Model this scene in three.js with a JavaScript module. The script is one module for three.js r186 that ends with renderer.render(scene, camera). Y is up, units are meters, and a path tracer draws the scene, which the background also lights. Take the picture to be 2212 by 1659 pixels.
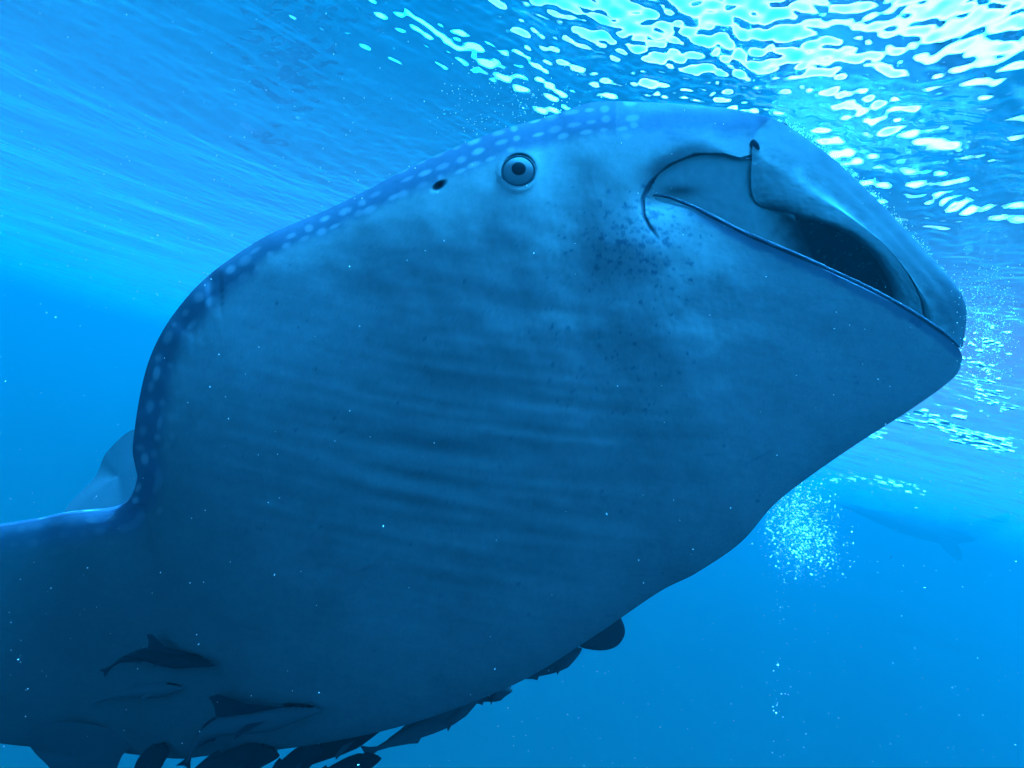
import * as THREE from 'three';
import { mergeGeometries, mergeVertices } from 'three/addons/utils/BufferGeometryUtils.js';
import { ImprovedNoise } from 'three/addons/math/ImprovedNoise.js';

// ---------------------------------------------------------------- camera, sky, sun, exposure
const scene = new THREE.Scene();
const DEPTH = 1.53;                       // the lens is this far under the calm surface (y = 0)
const camera = new THREE.PerspectiveCamera(73.7, 4 / 3, 0.02, 600);
camera.rotation.order = 'YXZ';
camera.position.set(0, -DEPTH, 0);
camera.rotation.set(THREE.MathUtils.degToRad(5), 0, THREE.MathUtils.degToRad(15));
camera.updateMatrixWorld(true);

const SUN = new THREE.Vector3(0.10, 0.94, -0.19).normalize();
{
  // clear bright sky with a wide glare round the sun; below the horizon the one blue of deep water
  const W = 512, Hh = 256, d = new Float32Array(W * Hh * 4);
  for (let r = 0; r < Hh; r++) for (let c = 0; c < W; c++) {
    const el = ((r + 0.5) / Hh - 0.5) * Math.PI, az = ((c + 0.5) / W - 0.5) * 2 * Math.PI;
    const x = Math.cos(az) * Math.cos(el), y = Math.sin(el), z = Math.sin(az) * Math.cos(el);
    const a = THREE.MathUtils.radToDeg(Math.acos(Math.min(1, x * SUN.x + y * SUN.y + z * SUN.z)));
    const low = Math.exp(-Math.pow(el / 0.28, 2)) * (0.14 + 0.86 * Math.pow(0.5 + 0.5 * Math.cos(az + 0.80), 6));      // hazy bright horizon on the sun's side
    const g = Math.exp(-Math.pow(a / 22, 2)) * 0.062 + 0.0012 + 0.16 * low;
    const i = (r * W + c) * 4;
    if (el < 0) { d[i] = 0; d[i + 1] = 0.006; d[i + 2] = 0.02; } else { d[i] = Math.min(0.034, 3.0 * Math.pow(g, 1.5)) + 0.007 * Math.exp(-Math.pow((el - 0.25) / 0.22, 2)); d[i + 1] = 0.58 * g; d[i + 2] = 1.0 * g; }
    d[i + 3] = 1;
  }
  const t = new THREE.DataTexture(d, W, Hh, THREE.RGBAFormat, THREE.FloatType);
  t.mapping = THREE.EquirectangularReflectionMapping; t.magFilter = THREE.LinearFilter; t.needsUpdate = true;
  scene.background = t; scene.environment = t;
}
const sun = new THREE.DirectionalLight(new THREE.Color().setRGB(0.03, 0.48, 1), 5);
sun.position.copy(SUN).multiplyScalar(20); sun.shadow.radius = 4; sun.castShadow = true;
Object.assign(sun.shadow.camera, { left: -8, right: 8, top: 8, bottom: -8, near: 1, far: 60 });
scene.add(sun); scene.add(sun.target);
scene.fog = new THREE.FogExp2(new THREE.Color().setRGB(0.001, 0.70, 1.0), 0.030);
const renderer = new THREE.WebGLRenderer({ antialias: true });
renderer.toneMapping = THREE.LinearToneMapping;
renderer.toneMappingExposure = 45;
renderer.shadowMap.enabled = true;

// ---------------------------------------------------------------- helpers
let seed = 12345;
const rnd = () => { seed = (seed * 1664525 + 1013904223) % 4294967296; return seed / 4294967296; };
const range = (a, b) => a + (b - a) * rnd();
const noise = new ImprovedNoise();
const { smoothstep, lerp, clamp } = THREE.MathUtils;
const F = 829.5 / Math.tan(THREE.MathUtils.degToRad(73.7 / 2));
const camOf = (x, y, d) => new THREE.Vector3((x - 1106) / F * d, (829.5 - y) / F * d, -d);        // survey point -> eye space
const worldOf = (v) => v.clone().applyMatrix4(camera.matrixWorld);
const at = (x, y, d) => worldOf(camOf(x, y, d));
const numbers = new Map();
function numbered(n) { const k = numbers.get(n) ?? 0; numbers.set(n, k + 1); return k ? n + '_' + String(k).padStart(3, '0') : n; }
function tag(o, label, category, group, kind) {
  if (label) o.userData.label = label; if (category) o.userData.category = category;
  if (group) o.userData.group = group; if (kind) o.userData.kind = kind; return o;
}
function thing(name, pos, label, category, group) {
  const o = new THREE.Group(); o.name = numbered(name); o.position.copy(pos); scene.add(o); o.updateMatrixWorld(true);
  return tag(o, label, category, group);
}
function part(name, geo, m, parent) {
  const o = new THREE.Mesh(geo, m); o.name = name; o.castShadow = o.receiveShadow = true; parent.add(o); return o;
}
const mat = (r, g, b, rough = 0.6, extra = {}) => new THREE.MeshPhysicalMaterial({ color: new THREE.Color().setRGB(r, g, b), roughness: rough, specularIntensity: 0, ...extra })   // wet surfaces under water hardly shine;
// Catmull-Rom through an array of numbers/arrays
function cr(p0, p1, p2, p3, t) { const t2 = t * t, t3 = t2 * t; return 0.5 * (2 * p1 + (p2 - p0) * t + (2 * p0 - 5 * p1 + 4 * p2 - p3) * t2 + (3 * p1 - p0 - 3 * p2 + p3) * t3); }
function crAt(arr, s) {                    // s in 0..arr.length-1, arrays of equal length
  const n = arr.length - 1, i = Math.min(n - 1, Math.max(0, Math.floor(s))), t = s - i;
  const a = arr[Math.max(0, i - 1)], b = arr[i], c = arr[i + 1], d = arr[Math.min(n, i + 2)];
  return b.map((_, k) => cr(a[k], b[k], c[k], d[k], t));
}
function resample(pts, n) {                // even spacing along a smooth curve
  const M = 400, fine = []; for (let i = 0; i <= M; i++) fine.push(crAt(pts, i / M * (pts.length - 1)));
  const L = [0]; for (let i = 1; i <= M; i++) L.push(L[i - 1] + Math.hypot(...fine[i].map((v, k) => v - fine[i - 1][k])));
  const out = []; let j = 0;
  for (let i = 0; i < n; i++) { const s = L[M] * i / (n - 1); while (j < M - 1 && L[j + 1] < s) j++; const t = clamp((s - L[j]) / Math.max(1e-9, L[j + 1] - L[j]), 0, 1); out.push(fine[j].map((v, k) => lerp(v, fine[j + 1][k], t))); }
  return out;
}
function gridGeometry(rows, cols, vertex, closed, color) {   // vertex(i,j) -> Vector3 ; color(i,j) -> [r,g,b]
  const pos = new Float32Array(rows * cols * 3), col = color && new Float32Array(rows * cols * 3), idx = [];
  for (let i = 0; i < rows; i++) for (let j = 0; j < cols; j++) {
    const o = (i * cols + j) * 3; vertex(i, j).toArray(pos, o); if (color) { const c = color(i, j); col[o] = c[0]; col[o + 1] = c[1]; col[o + 2] = c[2]; }
  }
  for (let i = 0; i < rows - 1; i++) for (let j = 0; j < cols - (closed ? 0 : 1); j++) {
    const a = i * cols + j, b = i * cols + (j + 1) % cols, c = a + cols, e = b + cols; idx.push(a, b, c, b, e, c);
  }
  const g = new THREE.BufferGeometry(); g.setAttribute('position', new THREE.BufferAttribute(pos, 3));
  if (col) g.setAttribute('color', new THREE.BufferAttribute(col, 3));
  g.setIndex(idx); g.computeVertexNormals(); return g;
}
const segDist = (px, py, ax, ay, bx, by) => { const dx = bx - ax, dy = by - ay, t = clamp(((px - ax) * dx + (py - ay) * dy) / (dx * dx + dy * dy), 0, 1); return [Math.hypot(px - ax - dx * t, py - ay - dy * t), t]; };
function polyDist(px, py, pts) { let best = 1e9, s = 0, acc = 0; for (let i = 0; i < pts.length - 1; i++) { const L = Math.hypot(pts[i + 1][0] - pts[i][0], pts[i + 1][1] - pts[i][1]), [d, t] = segDist(px, py, ...pts[i], ...pts[i + 1]); if (d < best) { best = d; s = acc + t * L; } acc += L; } return [best, s]; }
const fbm = (x, y, z = 0) => noise.noise(x, y, z) * 0.55 + noise.noise(x * 2.1 + 7, y * 2.1, z + 3) * 0.28 + noise.noise(x * 4.3, y * 4.3 + 5, z + 9) * 0.17;

// ---------------------------------------------------------------- the water surface, seen from below
const waves = [];
{
  const N = 96;
  for (let i = 0; i < N; i++) {
    const lam = 0.036 * Math.pow(84, i / (N - 1));                   // 4 cm to 3 m
    const ang = Math.PI / 2 - 0.1 + (rnd() + rnd() - 1) * (lam < 0.3 ? 1.7 : 1.1), k = 2 * Math.PI / lam;
    const slope = lam < 0.09 ? 0.050 : lam < 0.35 ? 0.031 : lam < 0.9 ? 0.018 : 0.014;
    waves.push([k * Math.cos(ang), k * Math.sin(ang), slope * range(0.7, 1.35) / k, rnd() * 6.283, lam]);
  }
}
const rings = [[1580, 190], [2060, 445], [1945, 255]].map(([x, y]) => { const d = at(x, y, 1).sub(camera.position), t = DEPTH / d.y; return [d.x * t, d.z * t]; });
function surface(x, z, step = 0.01) {
  let h = 0, gx = 0, gz = 0;
  const calm = lerp(0.42, 1, smoothstep(x + 0.25 * z + 0.5 * fbm(x * 0.5, z * 0.5, 9.1), -1.8, 0.1));   // smoother water to the left, chop to the right
  const ruffle = Math.max(0.25, 0.95 + 1.5 * fbm(x * 0.8, z * 1.5, 4.2)) * calm;
  for (const w of waves) {
    const m = (w[4] < 0.35 ? ruffle : w[4] < 0.9 ? calm : 1) * smoothstep(w[4], step * 2, step * 4); if (m <= 0) continue;
    const p = w[0] * x + w[1] * z + w[3], c = w[2] * Math.cos(p) * m;
    h += w[2] * Math.sin(p) * m; gx += c * w[0]; gz += c * w[1];
  }
  for (const [x0, z0] of rings) {             // small ring ripples where drops or bubbles broke the surface
    const dx = x - x0, dz = z - z0, r = Math.hypot(dx, dz); if (r > 0.3 || r < 1e-4) continue;
    const k = 2 * Math.PI / 0.055, e = 0.0035 * Math.exp(-r * r / 0.012), c = e * k * Math.cos(k * r); h += e * Math.sin(k * r); gx += c * dx / r; gz += c * dz / r;
  }
  return [h, gx, gz];
}
{
  const rs = [0.02]; while (rs[rs.length - 1] < 420) { const r = rs[rs.length - 1]; rs.push(r + Math.max(0.008, (r < 30 ? 0.0058 : 0.03) * r)); }
  const as = []; let a = -Math.PI; while (a < Math.PI - 1e-6) { as.push(a); a += Math.abs(a) < 1.05 ? 0.0036 : 0.05; }
  const n = as.length, pos = new Float32Array(rs.length * n * 3), nor = new Float32Array(rs.length * n * 3), idx = [];
  let o = 0;
  for (const r of rs) for (const an of as) {
    const x = Math.sin(an) * r, z = -Math.cos(an) * r, [h, gx, gz] = surface(x, z, Math.max(0.008, 0.0058 * r)), l = Math.hypot(gx, 1, gz);
    pos[o] = x; pos[o + 1] = h; pos[o + 2] = z; nor[o] = -gx / l; nor[o + 1] = 1 / l; nor[o + 2] = -gz / l; o += 3;
  }
  for (let i = 0; i < rs.length - 1; i++) for (let j = 0; j < n; j++) { const A = i * n + j, B = i * n + (j + 1) % n, C = A + n, D = B + n; idx.push(A, B, C, B, D, C); }
  const g = new THREE.BufferGeometry(); g.setAttribute('position', new THREE.BufferAttribute(pos, 3)); g.setAttribute('normal', new THREE.BufferAttribute(nor, 3)); g.setIndex(idx);
  const m = new THREE.MeshPhysicalMaterial({ color: 0xffffff, transmission: 1, thickness: 1, ior: 1.33, roughness: 0, transparent: true, opacity: 0.93, side: THREE.DoubleSide });
  const w = new THREE.Mesh(g, m); w.name = 'water'; tag(w, 'rippled blue water surface seen from below', null, null, 'structure'); scene.add(w);
}

{ // unseen sea floor, added near black to darken the water and light from below
  const g = new THREE.CircleGeometry(420, 96); g.rotateX(-Math.PI / 2);
  const f = new THREE.Mesh(g, mat(0.002, 0.010, 0.011, 0.95)); f.name = 'added_seabed'; f.position.y = -11.5; f.receiveShadow = true;
  tag(f, 'unseen dark sea floor added to darken the water below the whale shark', null, null, 'structure'); scene.add(f);
}

// ---------------------------------------------------------------- the whale shark
const TOP = [[-100, 1152], [0, 1134], [150, 1107], [262, 1095], [292, 1030], [286, 965], [300, 880], [322, 770], [360, 690], [415, 628], [485, 570], [560, 522], [720, 452], [900, 366], [1070, 300], [1230, 257], [1380, 236], [1520, 233], [1600, 240], [1690, 266]];
const FURROW = [[1628, 338], [1600, 346], [1560, 336], [1500, 336], [1445, 360], [1405, 396], [1388, 430], [1390, 468], [1405, 495], [1420, 512]];
const LIP = [[1396, 425, 1.56], [1440, 428, 1.55], [1500, 452, 1.55], [1600, 503, 1.57], [1700, 545, 1.61], [1800, 590, 1.67], [1900, 638, 1.75], [1980, 684, 1.84], [2040, 724, 1.94], [2070, 752, 2.02]];
const whale = thing('whale_shark', at(1150, 850, 1.95), 'huge pale bellied whale shark with open mouth rising to the surface', 'whale shark');
const inWhale = new THREE.Matrix4().copy(whale.matrixWorld).invert();
const W3 = (v) => worldOf(v).applyMatrix4(inWhale);
const skin = new THREE.MeshPhysicalMaterial({ vertexColors: true, roughness: 0.8, specularIntensity: 0 });
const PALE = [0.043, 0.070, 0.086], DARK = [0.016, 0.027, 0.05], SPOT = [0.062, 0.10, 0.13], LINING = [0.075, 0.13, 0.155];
const mix3 = (a, b, t) => [lerp(a[0], b[0], t), lerp(a[1], b[1], t), lerp(a[2], b[2], t)];
const specks = [];
for (let i = 0; i < 520; i++) {
  const k = rnd(); let x, y;
  if (k < 0.5) { x = 1390 + (rnd() + rnd() + rnd() - 1.5) * 130; y = 505 + (rnd() + rnd() - 1) * 120; } else if (k < 0.8) { x = range(1180, 1500); y = range(430, 900); } else { x = range(500, 1900); y = range(450, 1350); }
  if (x > 1412 && y < 420 + (x - 1412) * 0.52) continue;
  specks.push([x, y, range(2.2, k < 0.5 ? 8 : 5.5), range(0.4, 1), range(0.25, 0.85)]);
}
for (const [x, y] of [[1803, 594], [1806, 600], [1972, 692], [1985, 700], [1800, 588]]) specks.push([x, y, 8, 1, 0.9]);
const speckCells = new Map(); for (const s of specks) { const k = Math.floor(s[0] / 30) + ',' + Math.floor(s[1] / 30); if (!speckCells.has(k)) speckCells.set(k, []); speckCells.get(k).push(s); }
const spots = [];
for (let s = 15; s < 1926; s += 41) for (let row = 0; row < 3; row++) {
  if (rnd() < (row === 2 ? 0.62 : row === 1 ? 0.2 : 0.06)) continue;
  const wide = s < 1016 ? 1.3 : 1;
  spots.push([s + (row % 2) * 20 + range(-10, 10), (s < 1016 ? 20 : 13) + row * 22 * wide + range(-4, 4), range(7, 16), range(4, 8.5) * wide, range(0.3, 0.8) * (s < 366 ? 0.35 : 1)]);
}
const scratches = []; for (let i = 0; i < 46; i++) { const x = range(620, 1850), y = range(620, 1350), a = range(-0.5, 0.25), l = range(18, 90); scratches.push([x, y, x + Math.cos(a) * l, y + Math.sin(a) * l, rnd() < 0.4]); }
function pigment(px, py) {
  const [q, s] = polyDist(px, py, TOP);
  const edge = (s < 1016 ? 78 : 56) + 22 * fbm(px / 60, py / 60, 1.3);
  let back = 1 - smoothstep(q, edge * 0.45, edge);
  if (px > 1330) {                                                      // the bare dark cap over the nose
    const n = fbm(px / 42, py / 26, 6.1) * 40;
    back = (1 - smoothstep(py + n, 268, 300)) * smoothstep(px, 1330, 1440) * smoothstep(py, 232, 252) + back * (1 - smoothstep(px, 1330, 1440)) * 0.7;
    back *= 0.85;
  }
  const tone = 1 - 0.55 * (1 - smoothstep(px + 0.35 * (1300 - py), 150, 950)) + 0.3 * smoothstep(px, 1350, 1900) + 0.7 * Math.exp(-Math.pow((px - 520) / 230, 2) - Math.pow((py - 720) / 190, 2)) ;   // shade painted into the skin: flank darkened, chin and shoulder lightened as if lit
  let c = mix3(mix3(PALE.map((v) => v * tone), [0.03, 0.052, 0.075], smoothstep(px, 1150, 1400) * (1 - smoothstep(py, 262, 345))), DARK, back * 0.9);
  const m = fbm(px / 130, py / 130, 2.2), m2 = fbm(px / 22, py / 22, 8.8);
  const st = noise.noise(px / 70, (py - 0.2 * px) / 7, 3.1), fr = noise.noise(px / 5, py / 5, 1.7);
  const k = 1 + 0.18 * m + 0.14 * m2 + 0.07 * st + 0.12 * fr; c = c.map((v) => v * k);
  for (const q2 of scratches) { const [dd, tt] = segDist(px, py, q2[0], q2[1], q2[2], q2[3]); if (dd < 3) c = mix3(c, q2[4] ? SPOT : DARK, (1 - smoothstep(dd, 0.5, 2.2)) * 0.45 * Math.sin(Math.PI * clamp(tt, 0.02, 0.98))); }
  if (q < 110) for (const p of spots) {
    const ds = (s - p[0]) / p[2], dq = (q - p[1]) / p[3], r = ds * ds + dq * dq + 0.5 * m2;
    if (r < 1.6) c = mix3(c, SPOT, (1 - smoothstep(r, 0.1, 1.6)) * p[4] * (1 - 0.45 * smoothstep(q, 20, 70)));
  }
  const ci = Math.floor(px / 30), cj = Math.floor(py / 30);
  for (let i = -1; i <= 1; i++) for (let j = -1; j <= 1; j++) for (const p of speckCells.get((ci + i) + ',' + (cj + j)) ?? []) {
    const dx = (px - p[0]) / p[2], dy = (py - p[1]) / (p[2] * p[3]), r = Math.hypot(dx, dy) + 0.55 * noise.noise(px / 4, py / 4, p[2]);
    if (r < 1.2) c = mix3(c, DARK, (1 - smoothstep(r, 0.55, 1.2)) * p[4]);
  }
  // darker strip under the lower lip
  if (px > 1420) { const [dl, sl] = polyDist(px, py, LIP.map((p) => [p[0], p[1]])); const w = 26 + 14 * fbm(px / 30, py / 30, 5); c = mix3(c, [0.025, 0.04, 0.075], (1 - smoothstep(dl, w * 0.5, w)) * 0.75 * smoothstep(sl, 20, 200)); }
  const [df, sf] = polyDist(px, py, FURROW);
  const fw = sf < 300 ? 6 + 1.5 * Math.exp(-Math.pow((sf - 215) / 70, 2)) : lerp(6, 2.5, Math.min(1, (sf - 300) / 90));
  c = mix3(c, [0.014, 0.02, 0.035], (1 - smoothstep(df, fw * 0.25, fw)) * 0.9);
  const sp = Math.hypot((px - 950) / 13, (py - 402 + (px - 950) * 0.4) / 9);
  c = mix3(c, [0.02, 0.03, 0.05], 1 - smoothstep(sp, 0.6, 1.1));
  return c;
}
function relief(px, py) {                   // metres towards the lens
  let d = 0;
  const fold = Math.exp(-Math.pow((px - 900) / 520, 2) - Math.pow((py - 1010) / 260, 2));
  if (fold > 0.01) { const b = py - 0.16 * (px - 900) + 0.00012 * (px - 1000) ** 2; d += fold * (0.011 * noise.noise(px / 480, b / 52, 3.3) + 0.008 * noise.noise(px / 300, b / 24, 7.7)); }
  d += 0.022 * fbm(px / 230, py / 200, 4.4) + 0.0007 * noise.noise(px / 14, py / 14, 2.2);
  const [df, sf] = polyDist(px, py, FURROW);
  
  d -= 0.022 * (1 - smoothstep(df, 0, 7)) * (1 - smoothstep(sf, 280, 400));
  const sp = Math.hypot((px - 948) / 15, (py - 402 + (px - 948) * 0.4) / 10); d -= 0.05 * (1 - smoothstep(sp, 0.2, 1.1));
  const e = Math.hypot(px - 1120, py - 368); d += 0.008 * (1 - smoothstep(e, 20, 70)) - 0.03 * (1 - smoothstep(e, 30, 37)) + 0.004 * Math.exp(-Math.pow((e - 43) / 5, 2));   // fleshy lid round the eye
  if (px < 480 && py > 560 && py < 1090) {                                  // gill folds at the flared edge
    const [q, s] = polyDist(px, py, TOP);
    d += 0.018 * Math.sin(s / 105 * 6.283) * (1 - smoothstep(q, 20, 120)) * smoothstep(px, 270, 300) + 0.012 * noise.noise(px / 16, py / 70, 5) * (1 - smoothstep(q, 60, 150));
  }
  return d;
}
{
  // stations from the trunk to the mouth: upper and lower outline, their distances, bulge towards and away from the lens
  const ST = [
    [[-420, 1190], [-420, 1540], 4.6, 4.6, 0.42, 0.5], [[0, 1134], [0, 1592], 3.35, 3.35, 0.46, 0.6], [[150, 1107], [190, 1600], 2.95, 2.98, 0.5, 0.7], [[262, 1092], [320, 1603], 2.66, 2.72, 0.54, 0.7],
    [[296, 1030], [385, 1604], 2.5, 2.58, 0.58, 0.7], [[286, 955], [450, 1603], 2.38, 2.45, 0.62, 0.7], [[322, 770], [570, 1597], 2.24, 2.3, 0.67, 0.72], [[415, 628], [700, 1577], 2.15, 2.2, 0.7, 0.72],
    [[560, 522], [840, 1545], 2.08, 2.1, 0.72, 0.7], [[720, 452], [990, 1493], 2.02, 2.05, 0.72, 0.62], [[900, 366], [1140, 1432], 1.98, 2.0, 0.7, 0.52], [[1070, 300], [1290, 1348], 1.96, 1.97, 0.66, 0.45],
    [[1190, 266], [1421, 1267], 1.955, 1.96, 0.61, 0.4],
  ];
  const NV = 25, NB = 13, rows = [];
  for (const [T, B, dT, dB, f, g] of ST) {
    const t = camOf(...T, dT), b = camOf(...B, dB), C = t.clone().add(b).multiplyScalar(0.5), k = 1 / (1 + 0.36 * (f / C.length()) ** 2), a = t.clone().sub(b).multiplyScalar(0.5 * k), dir = C.clone().multiplyScalar(-1).normalize();
    dir.addScaledVector(a, -dir.dot(a) / a.lengthSq()).normalize();
    const row = [];
    for (let j = 0; j < NV; j++) { const th = Math.PI * j / (NV - 1); row.push(C.clone().addScaledVector(a, Math.cos(th)).addScaledVector(dir, f * Math.pow(Math.sin(th), 0.92))); }
    for (let j = 1; j < NB - 1; j++) { const th = Math.PI + Math.PI * j / (NB - 1); row.push(C.clone().addScaledVector(a, Math.cos(th)).addScaledVector(dir, g * Math.sin(th))); }
    rows.push(row);
  }
  const END = [[1696, 266, 1.99], [1668, 290, 1.91], [1648, 322, 1.83], [1622, 344, 1.77], [1560, 333, 1.70], [1500, 336, 1.64], [1445, 360, 1.59], [1404, 396, 1.565], [1396, 424, 1.56], ...LIP.slice(1), [2079, 774, 2.1]];
  const last = resample(END.map((p) => camOf(...p).toArray()), NV).map((p) => new THREE.Vector3(...p));
  const base = rows[rows.length - 1];
  const backOf = (t, b, g) => { const C = t.clone().add(b).multiplyScalar(0.5), a = t.clone().sub(b).multiplyScalar(0.5), dir = C.clone().multiplyScalar(-1).normalize(), out = []; for (let j = 1; j < NB - 1; j++) { const th = Math.PI + Math.PI * j / (NB - 1); out.push(C.clone().addScaledVector(a, Math.cos(th)).addScaledVector(dir, g * Math.sin(th))); } return out; };
  const prev = rows[rows.length - 2];
  for (const [t, T, B, dT, dB] of [[0.14, [1290, 246], [1504, 1213], 1.95, 1.97], [0.28, [1385, 235], [1600, 1158], 1.95, 1.98], [0.42, [1472, 231], [1668, 1088], 1.95, 2.0], [0.56, [1548, 233], [1745, 1030], 1.96, 2.02], [0.70, [1612, 241], [1850, 959], 1.97, 2.05], [0.84, [1656, 252], [1965, 886], 1.98, 2.08], [0.94, [1682, 261], [2060, 816], 1.99, 2.12]]) {
    const Tt = camOf(...T, dT), Bb = camOf(...B, dB), t2 = t * t, t3 = t2 * t;
    const front = base.slice(0, NV).map((p, j) => {
      const d = last[j].clone().sub(p), m0 = p.clone().sub(prev[j]); m0.multiplyScalar(Math.min(1, d.length() / Math.max(1e-6, m0.length()) * 1.1));
      return p.clone().multiplyScalar(2 * t3 - 3 * t2 + 1).addScaledVector(m0, t3 - 2 * t2 + t).addScaledVector(last[j], 3 * t2 - 2 * t3).addScaledVector(d, 0.8 * (t3 - t2));
    });
    const e0 = Tt.clone().sub(front[0]), e1 = Bb.clone().sub(front[NV - 1]);
    front.forEach((p, j) => { const s = j / (NV - 1); p.addScaledVector(e0, Math.pow(1 - s, 2.2)).addScaledVector(e1, Math.pow(s, 2.2)); });
    rows.push([...front, ...backOf(Tt, Bb, lerp(0.36, 0.3, t))]);
  }
  rows.push([...last, ...backOf(last[0], last[NV - 1], 0.28)]);
  const R = rows.length, flat = rows.map((r) => r.flatMap((p) => p.toArray())), M = NV + NB - 2;
  const U = 760, VF = 430, VB = 60, V = VF + VB;
  const pts = []; const pxs = new Float32Array(U * V * 2);
  for (let i = 0; i < U; i++) {
    const s = i / (U - 1) * (R - 1), line = crAt(flat, s), P = (j) => { j = (j + M) % M; return [line[j * 3], line[j * 3 + 1], line[j * 3 + 2]]; };
    for (let j = 0; j < V; j++) {
      const w = j < VF ? j / (VF - 1) * (NV - 1) : NV - 1 + (j - VF + 1) / (VB + 1) * (M - NV + 1), k = Math.floor(w), t = w - k;
      const a = P(k - 1), b = P(k), c = P(k + 1), e = P(k + 2), o = (i * V + j);
      const v = new THREE.Vector3(cr(a[0], b[0], c[0], e[0], t), cr(a[1], b[1], c[1], e[1], t), cr(a[2], b[2], c[2], e[2], t));
      const px = 1106 - v.x / v.z * F, py = 829.5 + v.y / v.z * F; pxs[o * 2] = px; pxs[o * 2 + 1] = py;
      if (j > 0 && j < VF - 1) { const fade = Math.min(1, j / 6, (VF - 1 - j) / 12, (U - 1 - i) / 5); v.addScaledVector(v.clone().normalize(), -relief(px, py) * fade); }
      pts.push(v);
    }
  }
  const back = (i, j) => { const s = i / 60, t = j / 9; const n = noise.noise(s * 3, t * 3, 1); return n > 0.25 ? SPOT : DARK; };
  // the broad back lies flat just under the surface
  const flatBack = (w) => { const m = -0.085; if (w.y > m) w.y = m + 0.05 * (1 - Math.exp(-(w.y - m) / 0.05)); return w; };
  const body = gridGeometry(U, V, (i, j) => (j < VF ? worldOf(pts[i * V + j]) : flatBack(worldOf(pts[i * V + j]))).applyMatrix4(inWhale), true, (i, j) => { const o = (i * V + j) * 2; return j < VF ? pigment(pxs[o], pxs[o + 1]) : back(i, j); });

  // upper jaw: skin over the snout, blunt rim, pale lining, gullet
  const J = [
    [[1650, 268, 2.3], [1700, 305, 2.34], [1780, 365, 2.38], [1870, 455, 2.42], [1960, 550, 2.48], [2020, 625, 2.52], [2050, 685, 2.5], [2050, 735, 2.42]],
    [[1668, 254, 2.03], [1725, 287, 2.06], [1803, 345, 2.09], [1903, 440, 2.13], [2002, 545, 2.19], [2062, 612, 2.25], [2087, 668, 2.31], [2078, 744, 2.3]],
    [[1633, 288, 1.935], [1712, 325, 1.95], [1800, 383, 1.98], [1895, 475, 2.03], [1982, 570, 2.09], [2041, 642, 2.16], [2068, 698, 2.22], [2075, 750, 2.22]],
    [[1624, 345, 1.865], [1700, 372, 1.875], [1790, 425, 1.91], [1882, 505, 1.965], [1960, 588, 2.03], [2010, 655, 2.10], [2030, 705, 2.16], [2055, 748, 2.19]],
    [[1630, 432, 1.90], [1712, 432, 1.87], [1806, 455, 1.895], [1893, 515, 1.95], [1950, 577, 2.005], [1984, 640, 2.075], [1994, 682, 2.13], [2012, 716, 2.17]],
    [[1694, 463, 1.95], [1722, 471, 1.925], [1787, 484, 1.912], [1848, 516, 1.96], [1895, 562, 2.005], [1923, 614, 2.065], [1936, 660, 2.12], [1958, 696, 2.17]],
    [[1700, 480, 2.06], [1730, 486, 2.08], [1780, 496, 2.11], [1835, 527, 2.16], [1880, 572, 2.20], [1908, 622, 2.24], [1922, 665, 2.26], [1945, 700, 2.26]],
    [[1620, 600, 2.2], [1680, 600, 2.3], [1730, 610, 2.36], [1780, 630, 2.4], [1815, 650, 2.42], [1845, 680, 2.42], [1870, 700, 2.4], [1910, 730, 2.36]],
  ];
  const JU = 150, JV = 170, jp = [], jc = [];
  for (let i = 0; i < JU; i++) {
    const cols = J.map((c, k) => { const [x, y, d] = crAt(c, i / (JU - 1) * 7); return camOf(x, y, d - (k ? lerp(0.10, 0.06, i / (JU - 1)) * Math.min(1, k / 2) : 0)).toArray(); });
    for (let j = 0; j < JV; j++) {
      const w = j / (JV - 1) * 7, v = new THREE.Vector3(...crAt(cols, w)), px = 1106 - v.x / v.z * F, py = 829.5 + v.y / v.z * F;
      const groove = Math.exp(-Math.pow((w - 3.95) / 0.05, 2)) * smoothstep(i, 50, 95), n = fbm(px / 26, py / 26, 3), n2 = noise.noise(px / 9, py / 9, 4);
      v.addScaledVector(v.clone().normalize(), 0.012 * groove - 0.006 * n - 0.0015 * n2);
      jp.push(v);
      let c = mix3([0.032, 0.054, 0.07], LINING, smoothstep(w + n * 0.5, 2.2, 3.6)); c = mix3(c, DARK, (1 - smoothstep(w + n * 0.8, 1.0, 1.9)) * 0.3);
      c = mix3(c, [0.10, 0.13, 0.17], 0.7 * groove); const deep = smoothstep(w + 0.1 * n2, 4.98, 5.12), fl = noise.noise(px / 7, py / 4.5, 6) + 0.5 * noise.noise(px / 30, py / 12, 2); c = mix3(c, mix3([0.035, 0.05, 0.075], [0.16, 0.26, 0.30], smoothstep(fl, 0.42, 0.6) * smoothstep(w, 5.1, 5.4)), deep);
      jc.push(c.map((x) => x * (1 + 0.14 * n + 0.06 * n2)));
    }
  }
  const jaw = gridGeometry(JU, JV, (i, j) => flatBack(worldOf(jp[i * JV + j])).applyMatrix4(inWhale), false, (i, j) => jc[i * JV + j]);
  // cheek panel inside the corner of the mouth
  const A = [[1396, 425, 1.75], [1404, 396, 1.765], [1445, 361, 1.785], [1500, 338, 1.815], [1560, 334, 1.855], [1620, 344, 1.89], [1700, 430, 1.93]];
  const Bm = [[1400, 427, 1.77], [1425, 420, 1.80], [1470, 410, 1.83], [1520, 405, 1.865], [1580, 412, 1.90], [1640, 430, 1.925], [1719, 474, 1.92]];
  const Bl = [[1404, 440, 1.80], [1440, 450, 1.85], [1490, 480, 1.90], [1540, 510, 1.94], [1600, 540, 1.97], [1680, 575, 2.0], [1775, 600, 2.05]];
  const PU = 90, PV = 60, pp = [], pc = [];
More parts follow.
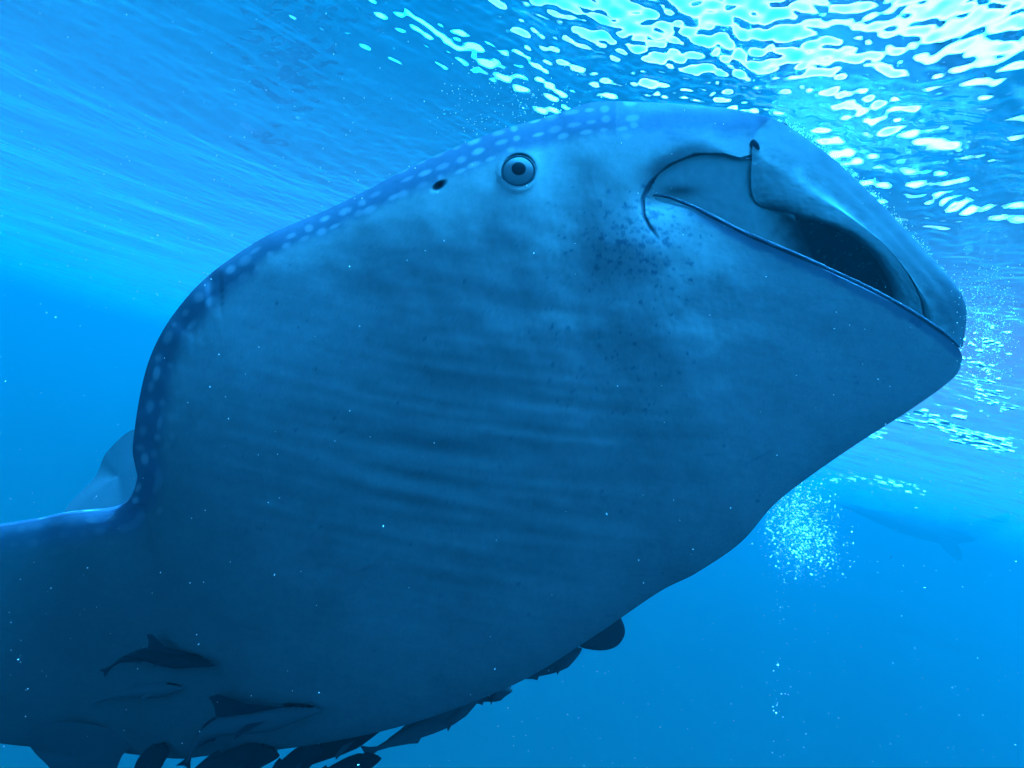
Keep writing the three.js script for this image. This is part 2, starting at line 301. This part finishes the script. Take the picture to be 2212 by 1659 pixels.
  for (let i = 0; i < PU; i++) {
    const u = i / (PU - 1) * 6, cols = [A, Bm, Bl].map((c) => { const [x, y, d] = crAt(c, u); return camOf(x, y, d - lerp(0.185, 0.10, u / 6)).toArray(); });
    for (let j = 0; j < PV; j++) {
      const w = j / (PV - 1) * 2, v = new THREE.Vector3(...crAt(cols, w)), px = 1106 - v.x / v.z * F, py = 829.5 + v.y / v.z * F, n = fbm(px / 26, py / 26, 3);
      v.addScaledVector(v.clone().normalize(), -0.005 * n); pp.push(v);
      const rim = smoothstep(u + 0.5 * n, 4.9, 5.9) * smoothstep(w, 0.9, 1.1); const dk = rim + Math.exp(-Math.pow((px - 1470) / 42, 2) - Math.pow((py - 412) / 13, 2));  // panel edge coloured near black, painted shade that merges with the gullet
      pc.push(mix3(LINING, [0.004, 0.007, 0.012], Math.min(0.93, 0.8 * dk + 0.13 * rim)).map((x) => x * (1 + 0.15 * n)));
    }
  }
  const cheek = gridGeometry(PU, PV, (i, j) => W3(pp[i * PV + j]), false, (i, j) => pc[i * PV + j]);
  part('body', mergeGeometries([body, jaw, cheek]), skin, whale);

  // lower lip: a rough bluish ridge
  const lp = resample(LIP.map((p) => camOf(p[0] + 2, p[1] - 3, p[2] + 0.015).toArray()), 260).map((p) => new THREE.Vector3(...p));
  const lip = gridGeometry(260, 22, (i, j) => {
    const a = j / 22 * 2 * Math.PI, p = lp[i], t = lp[Math.min(259, i + 1)].clone().sub(lp[Math.max(0, i - 1)]).normalize(), n = p.clone().multiplyScalar(-1).normalize(), b = t.clone().cross(n).normalize(), m = b.clone().cross(t);
    const e = i / 259, r = 0.0062 * Math.sqrt(Math.min(1, 0.15 + e * 6, 0.25 + (1 - e) * 8)) * (1 + 0.25 * noise.noise(e * 40, Math.cos(a), Math.sin(a)) + 0.2 * noise.noise(e * 150, Math.cos(a) * 2, Math.sin(a) * 2));
    return W3(p.clone().addScaledVector(b, Math.cos(a) * r).addScaledVector(m, Math.sin(a) * r * 1.5));
  }, true, (i, j) => { const n = noise.noise(i / 6, j / 3, 2); return mix3([0.018, 0.029, 0.05], [0.045, 0.07, 0.10], clamp(0.5 + n, 0, 1)); });
  part('lower_lip', lip, skin, whale);
}

function surfaceDepth(mesh, x, y) {         // distance to the whale's skin along one sight line, for placing what sits on it
  const ray = new THREE.Raycaster(camera.position.clone(), at(x, y, 1).sub(camera.position).normalize());
  const hit = ray.intersectObject(mesh, false)[0]; return hit ? hit.distance * (1 / camOf(x, y, 1).length()) : null;
}
const bodyMesh = whale.children[0];
whale.updateMatrixWorld(true);
{
  const d = surfaceDepth(bodyMesh, 1120, 330) ?? 1.7, d2 = surfaceDepth(bodyMesh, 1120, 420) ?? 1.65, dc = (d + d2) / 2 - 0.012, px = dc / F;
  const up = at(1120, 330, d).sub(at(1120, 420, d2)).normalize(), side = at(1165, 369, surfaceDepth(bodyMesh, 1165, 369)).sub(at(1075, 369, surfaceDepth(bodyMesh, 1075, 369))).normalize();
  const nrm = side.clone().cross(up).normalize(), toCam = camera.position.clone().sub(at(1120, 369, dc)).normalize(); nrm.lerp(toCam, 0.35).normalize();
  const q = new THREE.Quaternion().setFromUnitVectors(new THREE.Vector3(0, 0, 1), nrm);
  const eye = part('eye', new THREE.TorusGeometry(35 * px, 2.8 * px, 14, 64), mat(0.022, 0.036, 0.048, 0.35), whale); eye.position.copy(at(1120, 369, dc).applyMatrix4(inWhale)); eye.quaternion.copy(q);
  const iris = part('iris', new THREE.LatheGeometry([[0, 13], [8, 12.5], [16, 11], [25, 7], [32, 2], [35, -3]].map(([r, z]) => new THREE.Vector2(r * px, z * px)), 64), mat(0.05, 0.08, 0.10, 0.3), eye); iris.rotation.x = Math.PI / 2;
  const pupil = part('pupil', new THREE.SphereGeometry(16 * px, 32, 24), mat(0.006, 0.008, 0.012, 0.12), eye); pupil.scale.set(1, 1, 0.45); pupil.position.set(1 * px, -2 * px, 9 * px);
}
{
  const p = at(1630, 320, 1.80), n = part('nostril', new THREE.SphereGeometry(1, 24, 16), mat(0.008, 0.012, 0.02, 0.8), whale); n.position.copy(p.applyMatrix4(inWhale)); n.scale.set(0.014, 0.030, 0.02); n.quaternion.copy(camera.quaternion); n.rotateZ(0.3);
}
{ // fins of the whale shark
  const finMat = mat(0.010, 0.018, 0.024, 0.6), dorsal = mat(0.02, 0.034, 0.046, 0.6);
  function fin(name, outline, thick, m) {   // outline: closed list of [x, y, depth]; a lens-shaped plate
    const c = outline.reduce((s, p) => s.add(camOf(...p)), new THREE.Vector3()).divideScalar(outline.length), closed = [...outline, outline[0]];
    const rim = []; for (let i = 0; i < 96; i++) { const n = outline.length, s = i / 96 * n, k = Math.floor(s); rim.push(camOf(...[0, 1, 2].map((q) => cr(outline[(k + n - 1) % n][q], outline[k][q], outline[(k + 1) % n][q], outline[(k + 2) % n][q], s - k)))); }
    const dir = c.clone().normalize(), geos = [];
    for (const side of [-1, 1]) geos.push(gridGeometry(14, 96, (i, j) => { const t = i / 13, p = c.clone().lerp(rim[j], t); p.addScaledVector(dir, side * thick * Math.sqrt(Math.max(0, 1 - t * t)) + 0.004 * noise.noise(p.x * 9, p.y * 9, p.z)); return W3(p); }, true));
    return part(name, mergeVertices(mergeGeometries(geos), 1e-5), m, whale);
  }
  fin('dorsal_fin', [[140, 1112, 6.2], [205, 1030, 6.6], [232, 975, 6.8], [292, 928, 6.8], [330, 980, 6.4], [330, 1080, 6], [260, 1120, 6]], 0.02, dorsal);
  fin('pectoral_fin', [[58, 1588, 2.7], [150, 1560, 2.6], [290, 1590, 2.5], [262, 1636, 2.5], [225, 1720, 2.5], [160, 1730, 2.55], [110, 1662, 2.6], [72, 1622, 2.68]], 0.025, finMat);
  fin('fin_lobe', [[1242, 1390, 2.0], [1284, 1355, 2.02], [1329, 1328, 2.05], [1346, 1345, 2.08], [1349, 1372, 2.1], [1329, 1398, 2.08], [1289, 1405, 2.04]], 0.02, finMat);
}

// ---------------------------------------------------------------- suckerfish along the belly
const remoraMats = { dark: mat(0.001, 0.003, 0.005, 0.6), grey: mat(0.015, 0.026, 0.034, 0.6), stripe: mat(0.004, 0.006, 0.01, 0.6) };
function remora(spine, height, tone, finTone, label, opts = {}) {
  const base = spine[Math.floor(spine.length / 2)], o = thing('remora', at(...base), label, 'remora', 'suckerfish travelling with the whale shark'), inv = new THREE.Matrix4().copy(o.matrixWorld).invert();
  const N = 70, K = 20, sp = resample(spine.map((p) => camOf(...p).toArray()), N).map((p) => new THREE.Vector3(...p)), frames = [];
  for (let i = 0; i < N; i++) {
    const t = sp[Math.max(0, i - 1)].clone().sub(sp[Math.min(N - 1, i + 1)]).normalize(), v = sp[i].clone().multiplyScalar(-1).normalize(), up = v.clone().cross(t).normalize().multiplyScalar(-1); if (up.y < 0) up.negate();
    const out = t.clone().cross(up).normalize(); if (out.dot(v) < 0) out.negate(); frames.push([up, out, t]);
  }
  const prof = (s) => Math.min(Math.pow(s / 0.24, 0.72), 1) * (s < 0.35 ? 1 : Math.max(0.13, 1 - Math.pow((s - 0.35) / 0.6, 1.15) * 0.87)) + 0.03;
  const hh = (i) => height * base[2] / F / 2 * Math.max(0.04, prof(i / (N - 1)));
  const loc = (v) => worldOf(v).applyMatrix4(inv);
  const geo = gridGeometry(N, K, (i, j) => { const a = j / K * 2 * Math.PI, [up, out] = frames[i]; return loc(sp[i].clone().addScaledVector(up, Math.cos(a) * hh(i)).addScaledVector(out, Math.sin(a) * hh(i) * 0.8)); }, true);
  part('body', geo, tone, o);
  const plate = (name, poly, m) => {          // poly: [station 0..1, height in body heights] outline in the body's own plane
    const r = poly.map(([s, h, z = 0]) => { const i = clamp(Math.round(s * (N - 1)), 0, N - 1), over = (s - i / (N - 1)) * 0, p = sp[i].clone(); if (s > 1) p.addScaledVector(frames[N - 1][2], -(s - 1) * sp[0].distanceTo(sp[N - 1])); return p.addScaledVector(frames[i][0], h * height * base[2] / F).addScaledVector(frames[i][1], z * height * base[2] / F); });
    const c = r.reduce((a, b) => a.add(b), new THREE.Vector3()).divideScalar(r.length), side = frames[Math.floor(N / 2)][1], g = [];
    for (const d of [-1, 1]) { const pos = [], idx = []; const cc = c.clone().addScaledVector(side, d * 0.006); pos.push(...loc(cc).toArray()); for (const p of r) pos.push(...loc(p).toArray()); for (let k = 0; k < r.length; k++) idx.push(0, 1 + k, 1 + (k + 1) % r.length); const q = new THREE.BufferGeometry(); q.setAttribute('position', new THREE.Float32BufferAttribute(pos, 3)); q.setIndex(idx); q.computeVertexNormals(); g.push(q); }
    return part(name, mergeGeometries(g), m, o);
  };
  const up = opts.flip ? -1 : 1;
  plate('tail_fin', [[0.93, 0.06], [1.0, 0.2], [1.07, 0.42], [1.045, 0.05], [1.07, -0.38], [1.0, -0.18], [0.93, -0.06]], finTone);
  plate('dorsal_fin', [[0.56, 0.28 * up], [0.6, 0.52 * up], [0.66, 0.44 * up], [0.76, 0.30 * up], [0.86, 0.18 * up], [0.8, 0.08 * up], [0.62, 0.2 * up]], finTone);
  plate('anal_fin', [[0.58, -0.26 * up], [0.64, -0.5 * up], [0.7, -0.38 * up], [0.86, -0.16 * up], [0.74, -0.1 * up]], finTone);
  plate('pectoral_fin', [[0.22, -0.1 * up, 0.4], [0.27, -0.3 * up, 0.48], [0.38, -0.62 * up, 0.5], [0.38, -0.4 * up, 0.46], [0.32, -0.12 * up, 0.42]], finTone);
  if (opts.hump) plate('sucking_fin', [[0.12, 0.3, 0.5], [0.28, 0.6, 0.9], [0.39, 1.2, 1.3], [0.45, 1.2, 1.3], [0.47, 0.8, 0.9], [0.5, 0.4, 0.5], [0.3, 0.25, 0.5]], finTone);
  // the ridged sucking disc on the crown
  const dg = []; for (let k = 0; k < 9; k++) { const i = 3 + k, gap = sp[i].distanceTo(sp[i + 1]), b = new THREE.BoxGeometry(hh(i) * (k % 2 ? 0.8 : 1), hh(i) * (k % 2 ? 0.24 : 0.34), gap * 1.25), [u, w, t] = frames[i]; b.applyMatrix4(new THREE.Matrix4().makeBasis(w, u, t)); b.translate(...sp[i].clone().addScaledVector(u, up * hh(i) * 0.97).toArray()); b.applyMatrix4(camera.matrixWorld).applyMatrix4(inv); dg.push(b); }
  part('sucking_disc', mergeGeometries(dg), remoraMats.stripe, o);
  return o;
}
const skinAt = (x, y, off = 0.05) => (surfaceDepth(bodyMesh, x, y) ?? 2.2) - off;
const M = remoraMats, on = (pts, off = 0.05) => pts.map(([x, y]) => [x, y, skinAt(x, y, off)]);
remora(on([[464, 1438], [420, 1430], [370, 1423], [310, 1416], [264, 1425], [232, 1447]], 0.08), 30, M.dark, M.stripe, 'nearly black suckerfish with raised fin lying across the dim belly', { hump: true });
remora(on([[396, 1486], [350, 1490], [300, 1495], [250, 1502], [207, 1516]], 0.03), 26, M.grey, M.grey, 'faint grey suckerfish directly below the nearly black one', {});
remora(on([[692, 1533], [620, 1545], [540, 1556], [470, 1572], [430, 1600], [404, 1645]], 0.06), 46, M.grey, M.stripe, 'large grey suckerfish with black fin hugging the lower edge of the belly', { hump: true });
remora([[834, 1566, 2.05], [760, 1597, 2.05], [690, 1627, 2.05], [620, 1662, 2.05], [570, 1702, 2.05]], 39, M.dark, M.grey, 'dark suckerfish below the belly edge between the leaping pair', {});
remora([[1054, 1482, 2.0], [1010, 1512, 2.0], [950, 1552, 2.0], [880, 1587, 2.0], [800, 1624, 2.0]], 47, M.grey, M.grey, 'long grey suckerfish with ragged fins in the middle of the row', {});
remora([[1107, 1492, 2.12], [1085, 1490, 2.12], [1050, 1498, 2.14], [1000, 1517, 2.16]], 38, M.grey, M.grey, 'short round headed suckerfish peeping out above the long grey one', {});
remora([[1257, 1401, 2.0], [1220, 1420, 2.0], [1175, 1440, 2.0], [1135, 1455, 2.02], [1100, 1468, 2.04]], 39, M.grey, M.grey, 'foremost suckerfish of the row, striped, next to the pale fin lobe', {});
remora([[824, 1638, 1.9], [770, 1654, 1.9], [700, 1680, 1.9], [630, 1712, 1.9]], 41, M.dark, M.dark, 'dark suckerfish lowest of the row with only its head in view', {});
remora([[604, 1632, 1.95], [560, 1634, 1.95], [500, 1644, 1.95], [440, 1662, 1.95], [390, 1692, 1.95]], 52, M.dark, M.dark, 'black backed suckerfish under the large grey one at the bottom edge', {});
remora([[700, 1618, 1.98], [660, 1634, 1.98], [610, 1662, 1.98], [560, 1702, 1.98]], 45, M.dark, M.stripe, 'dark suckerfish crossing the tail of its neighbour at the bottom edge', {});
remora([[366, 1624, 2.2], [335, 1636, 2.2], [310, 1662, 2.2], [300, 1712, 2.2]], 50, M.dark, M.stripe, 'small stubby dark suckerfish beside the pectoral fin tip', {});


// ---------------------------------------------------------------- a second animal far off in the blue
{
  const o = thing('whale_shark', at(2040, 1154, 55), 'faint distant whale shark fading into the blue under the foam line', 'whale shark'), inv = new THREE.Matrix4().copy(o.matrixWorld).invert();
  const sp = resample([[1790, 1080, 66], [1880, 1112, 63], [1960, 1138, 60], [2050, 1153, 58], [2130, 1140, 56], [2180, 1112, 54.5]].map((p) => camOf(...p).toArray()), 60).map((p) => new THREE.Vector3(...p));
  const m = mat(0.02, 0.035, 0.045, 0.7);
  const g = gridGeometry(60, 28, (i, j) => { const s = i / 59, r = 2.0 * Math.pow(Math.sin(Math.PI * Math.min(1, 0.06 + s * 0.92)), 0.7) * (0.25 + 0.75 * s), a = j / 28 * 2 * Math.PI; return worldOf(sp[i].clone().add(new THREE.Vector3(-Math.sin(a) * r * 0.35, Math.cos(a) * r * 0.8, Math.sin(a) * r * 1.1))).applyMatrix4(inv); }, true);
  part('body', g, m, o);
  const f = new THREE.Shape(); f.moveTo(0, 0); f.quadraticCurveTo(0.6, -0.5, 0.5, -0.9); f.quadraticCurveTo(-0.35, -0.8, -1.1, 0.1); f.closePath();
  const fg = new THREE.ExtrudeGeometry(f, { depth: 0.1, bevelEnabled: true, bevelSize: 0.04, bevelThickness: 0.04, bevelSegments: 1 });
  fg.scale(1.9, 1.9, 1.9); const pf = part('pectoral_fin', fg, m, o); pf.position.copy(at(2060, 1170, 56).applyMatrix4(inv));
}

// ---------------------------------------------------------------- bubbles, foam, drifting specks
function swarm(name, label, list, m, geo) {
  const im = new THREE.InstancedMesh(geo, m, list.length), M4 = new THREE.Matrix4(), q = new THREE.Quaternion(), e = new THREE.Euler();
  list.forEach(([p, sx, sy, sz, rot], i) => { e.set(rot * 2.1, rot * 3.7, rot); q.setFromEuler(e); M4.compose(p, q, new THREE.Vector3(sx, sy, sz)); im.setMatrixAt(i, M4); });
  im.name = name; tag(im, label, null, null, 'stuff'); im.castShadow = im.receiveShadow = true; scene.add(im); return im;
}
const ball = new THREE.IcosahedronGeometry(1, 2), bead = new THREE.IcosahedronGeometry(1, 1);
const bubbleMat = new THREE.MeshPhysicalMaterial({ color: 0xffffff, roughness: 0.08, metalness: 0, ior: 1.6, clearcoat: 1 });
{
  const L = [], gauss = () => rnd() + rnd() + rnd() - 1.5;
  for (let i = 0; i < 3400; i++) {
    const t = Math.pow(rnd(), 0.8), x = 1700 + t * 50 + gauss() * 78, y = 1045 + t * 165 + gauss() * 62, d = 2.6 + gauss() * 0.5, r = 0.0008 + 0.0036 * Math.pow(rnd(), 7); L.push([at(x, y, d), r, r, r, rnd() * 6]);
  }
  for (let i = 0; i < 50; i++) { const t = Math.pow(rnd(), 1.5), x = 1690 + gauss() * 18 - t * 10, y = 1220 + t * 330, d = 2.6 + gauss() * 0.3, r = 0.0012 + 0.0028 * Math.pow(rnd(), 4); L.push([at(x, y, d), r, r, r, rnd()]); }
  swarm('bubbles', 'cloud of small silvery bubbles trailing under the chin', L, bubbleMat, ball);
}
{
  const L = []; // marine snow everywhere in front of and round the shark
  for (let i = 0; i < 1500; i++) { const d = 0.7 + 3.2 * Math.pow(rnd(), 0.7), x = range(-60, 2270), y = range(-40, 1700), r = range(0.0004, 0.0011) * (0.5 + 0.5 * d); const p = at(x, y, d); if (p.y > -0.12) continue; L.push([p, r, r * range(1, 2.2), r, rnd() * 6]); }
  swarm('plankton', 'pale specks drifting in the water', L, mat(0.4, 0.5, 0.52, 0.6), bead);
}
{ // foam rafts floating just under the surface to the right
  const L = [], G = () => rnd() + rnd() - 1;
  const onWater = (x, y, sink) => { const d = at(x, y, 1).sub(camera.position); if (d.y < 0.02) return null; const t = (DEPTH - sink) / d.y, p = camera.position.clone().addScaledVector(d, t); p.y = surface(p.x, p.z, 0.03)[0] - sink; return [p, t]; };
  for (const [cx, cy, sx, sy, n, size] of [[1985, 905, 95, 30, 46, 9], [2120, 955, 90, 22, 40, 10], [1880, 940, 45, 12, 16, 7], [2150, 870, 70, 40, 30, 6], [1900, 1045, 120, 14, 40, 6], [2120, 780, 70, 90, 70, 4]]) for (let i = 0; i < n; i++) {
    const x = cx + G() * sx, y = cy + G() * sy + (x - cx) * 0.16, h = onWater(x, y, 0.006); if (!h || h[1] > 40) continue;
    const r = size * range(0.25, 1.1) * h[1] / F; L.push([h[0], r * range(0.8, 1.8), 0.15 * r, r * range(0.6, 1.2), 0]);
  }
  const blob = new THREE.IcosahedronGeometry(1, 3), P = blob.attributes.position; for (let i = 0; i < P.count; i++) { const x = P.getX(i), y = P.getY(i), z = P.getZ(i), k = 1 + 0.5 * noise.noise(x * 1.7, y * 0.6, z * 1.7 + 2); P.setXYZ(i, x * k, y, z * k); } blob.computeVertexNormals();
  swarm('foam', 'pale foam flecks floating on the water right of the chin', L, mat(0.6, 0.7, 0.7, 0.7), blob);
  const B = []; // fine bubbles swept up round the snout and over the head
  for (let i = 0; i < 2600; i++) { let x, y, d; const k = rnd(); if (k < 0.4) { x = 2130 + G() * 80; y = 700 + G() * 150; d = range(1.9, 3.0); } else if (k < 0.75) { const t = rnd(); x = 1690 + t * 390 + G() * 16; y = 270 + t * t * 110 + t * 280 - 14 + G() * 16; d = 2.08 + t * 0.25 + G() * 0.12; } else { x = 1120 + G() * 230; y = 215 + G() * 90; d = range(2.1, 3.4); }
    const p = at(x, y, d), r = range(0.0009, 0.0021); if (p.y > -0.02) continue; B.push([p, r, r, r, 0]); }
  swarm('tiny_bubbles', 'mist of tiny bubbles round the snout', B, bubbleMat, bead);
}
renderer.render(scene, camera);
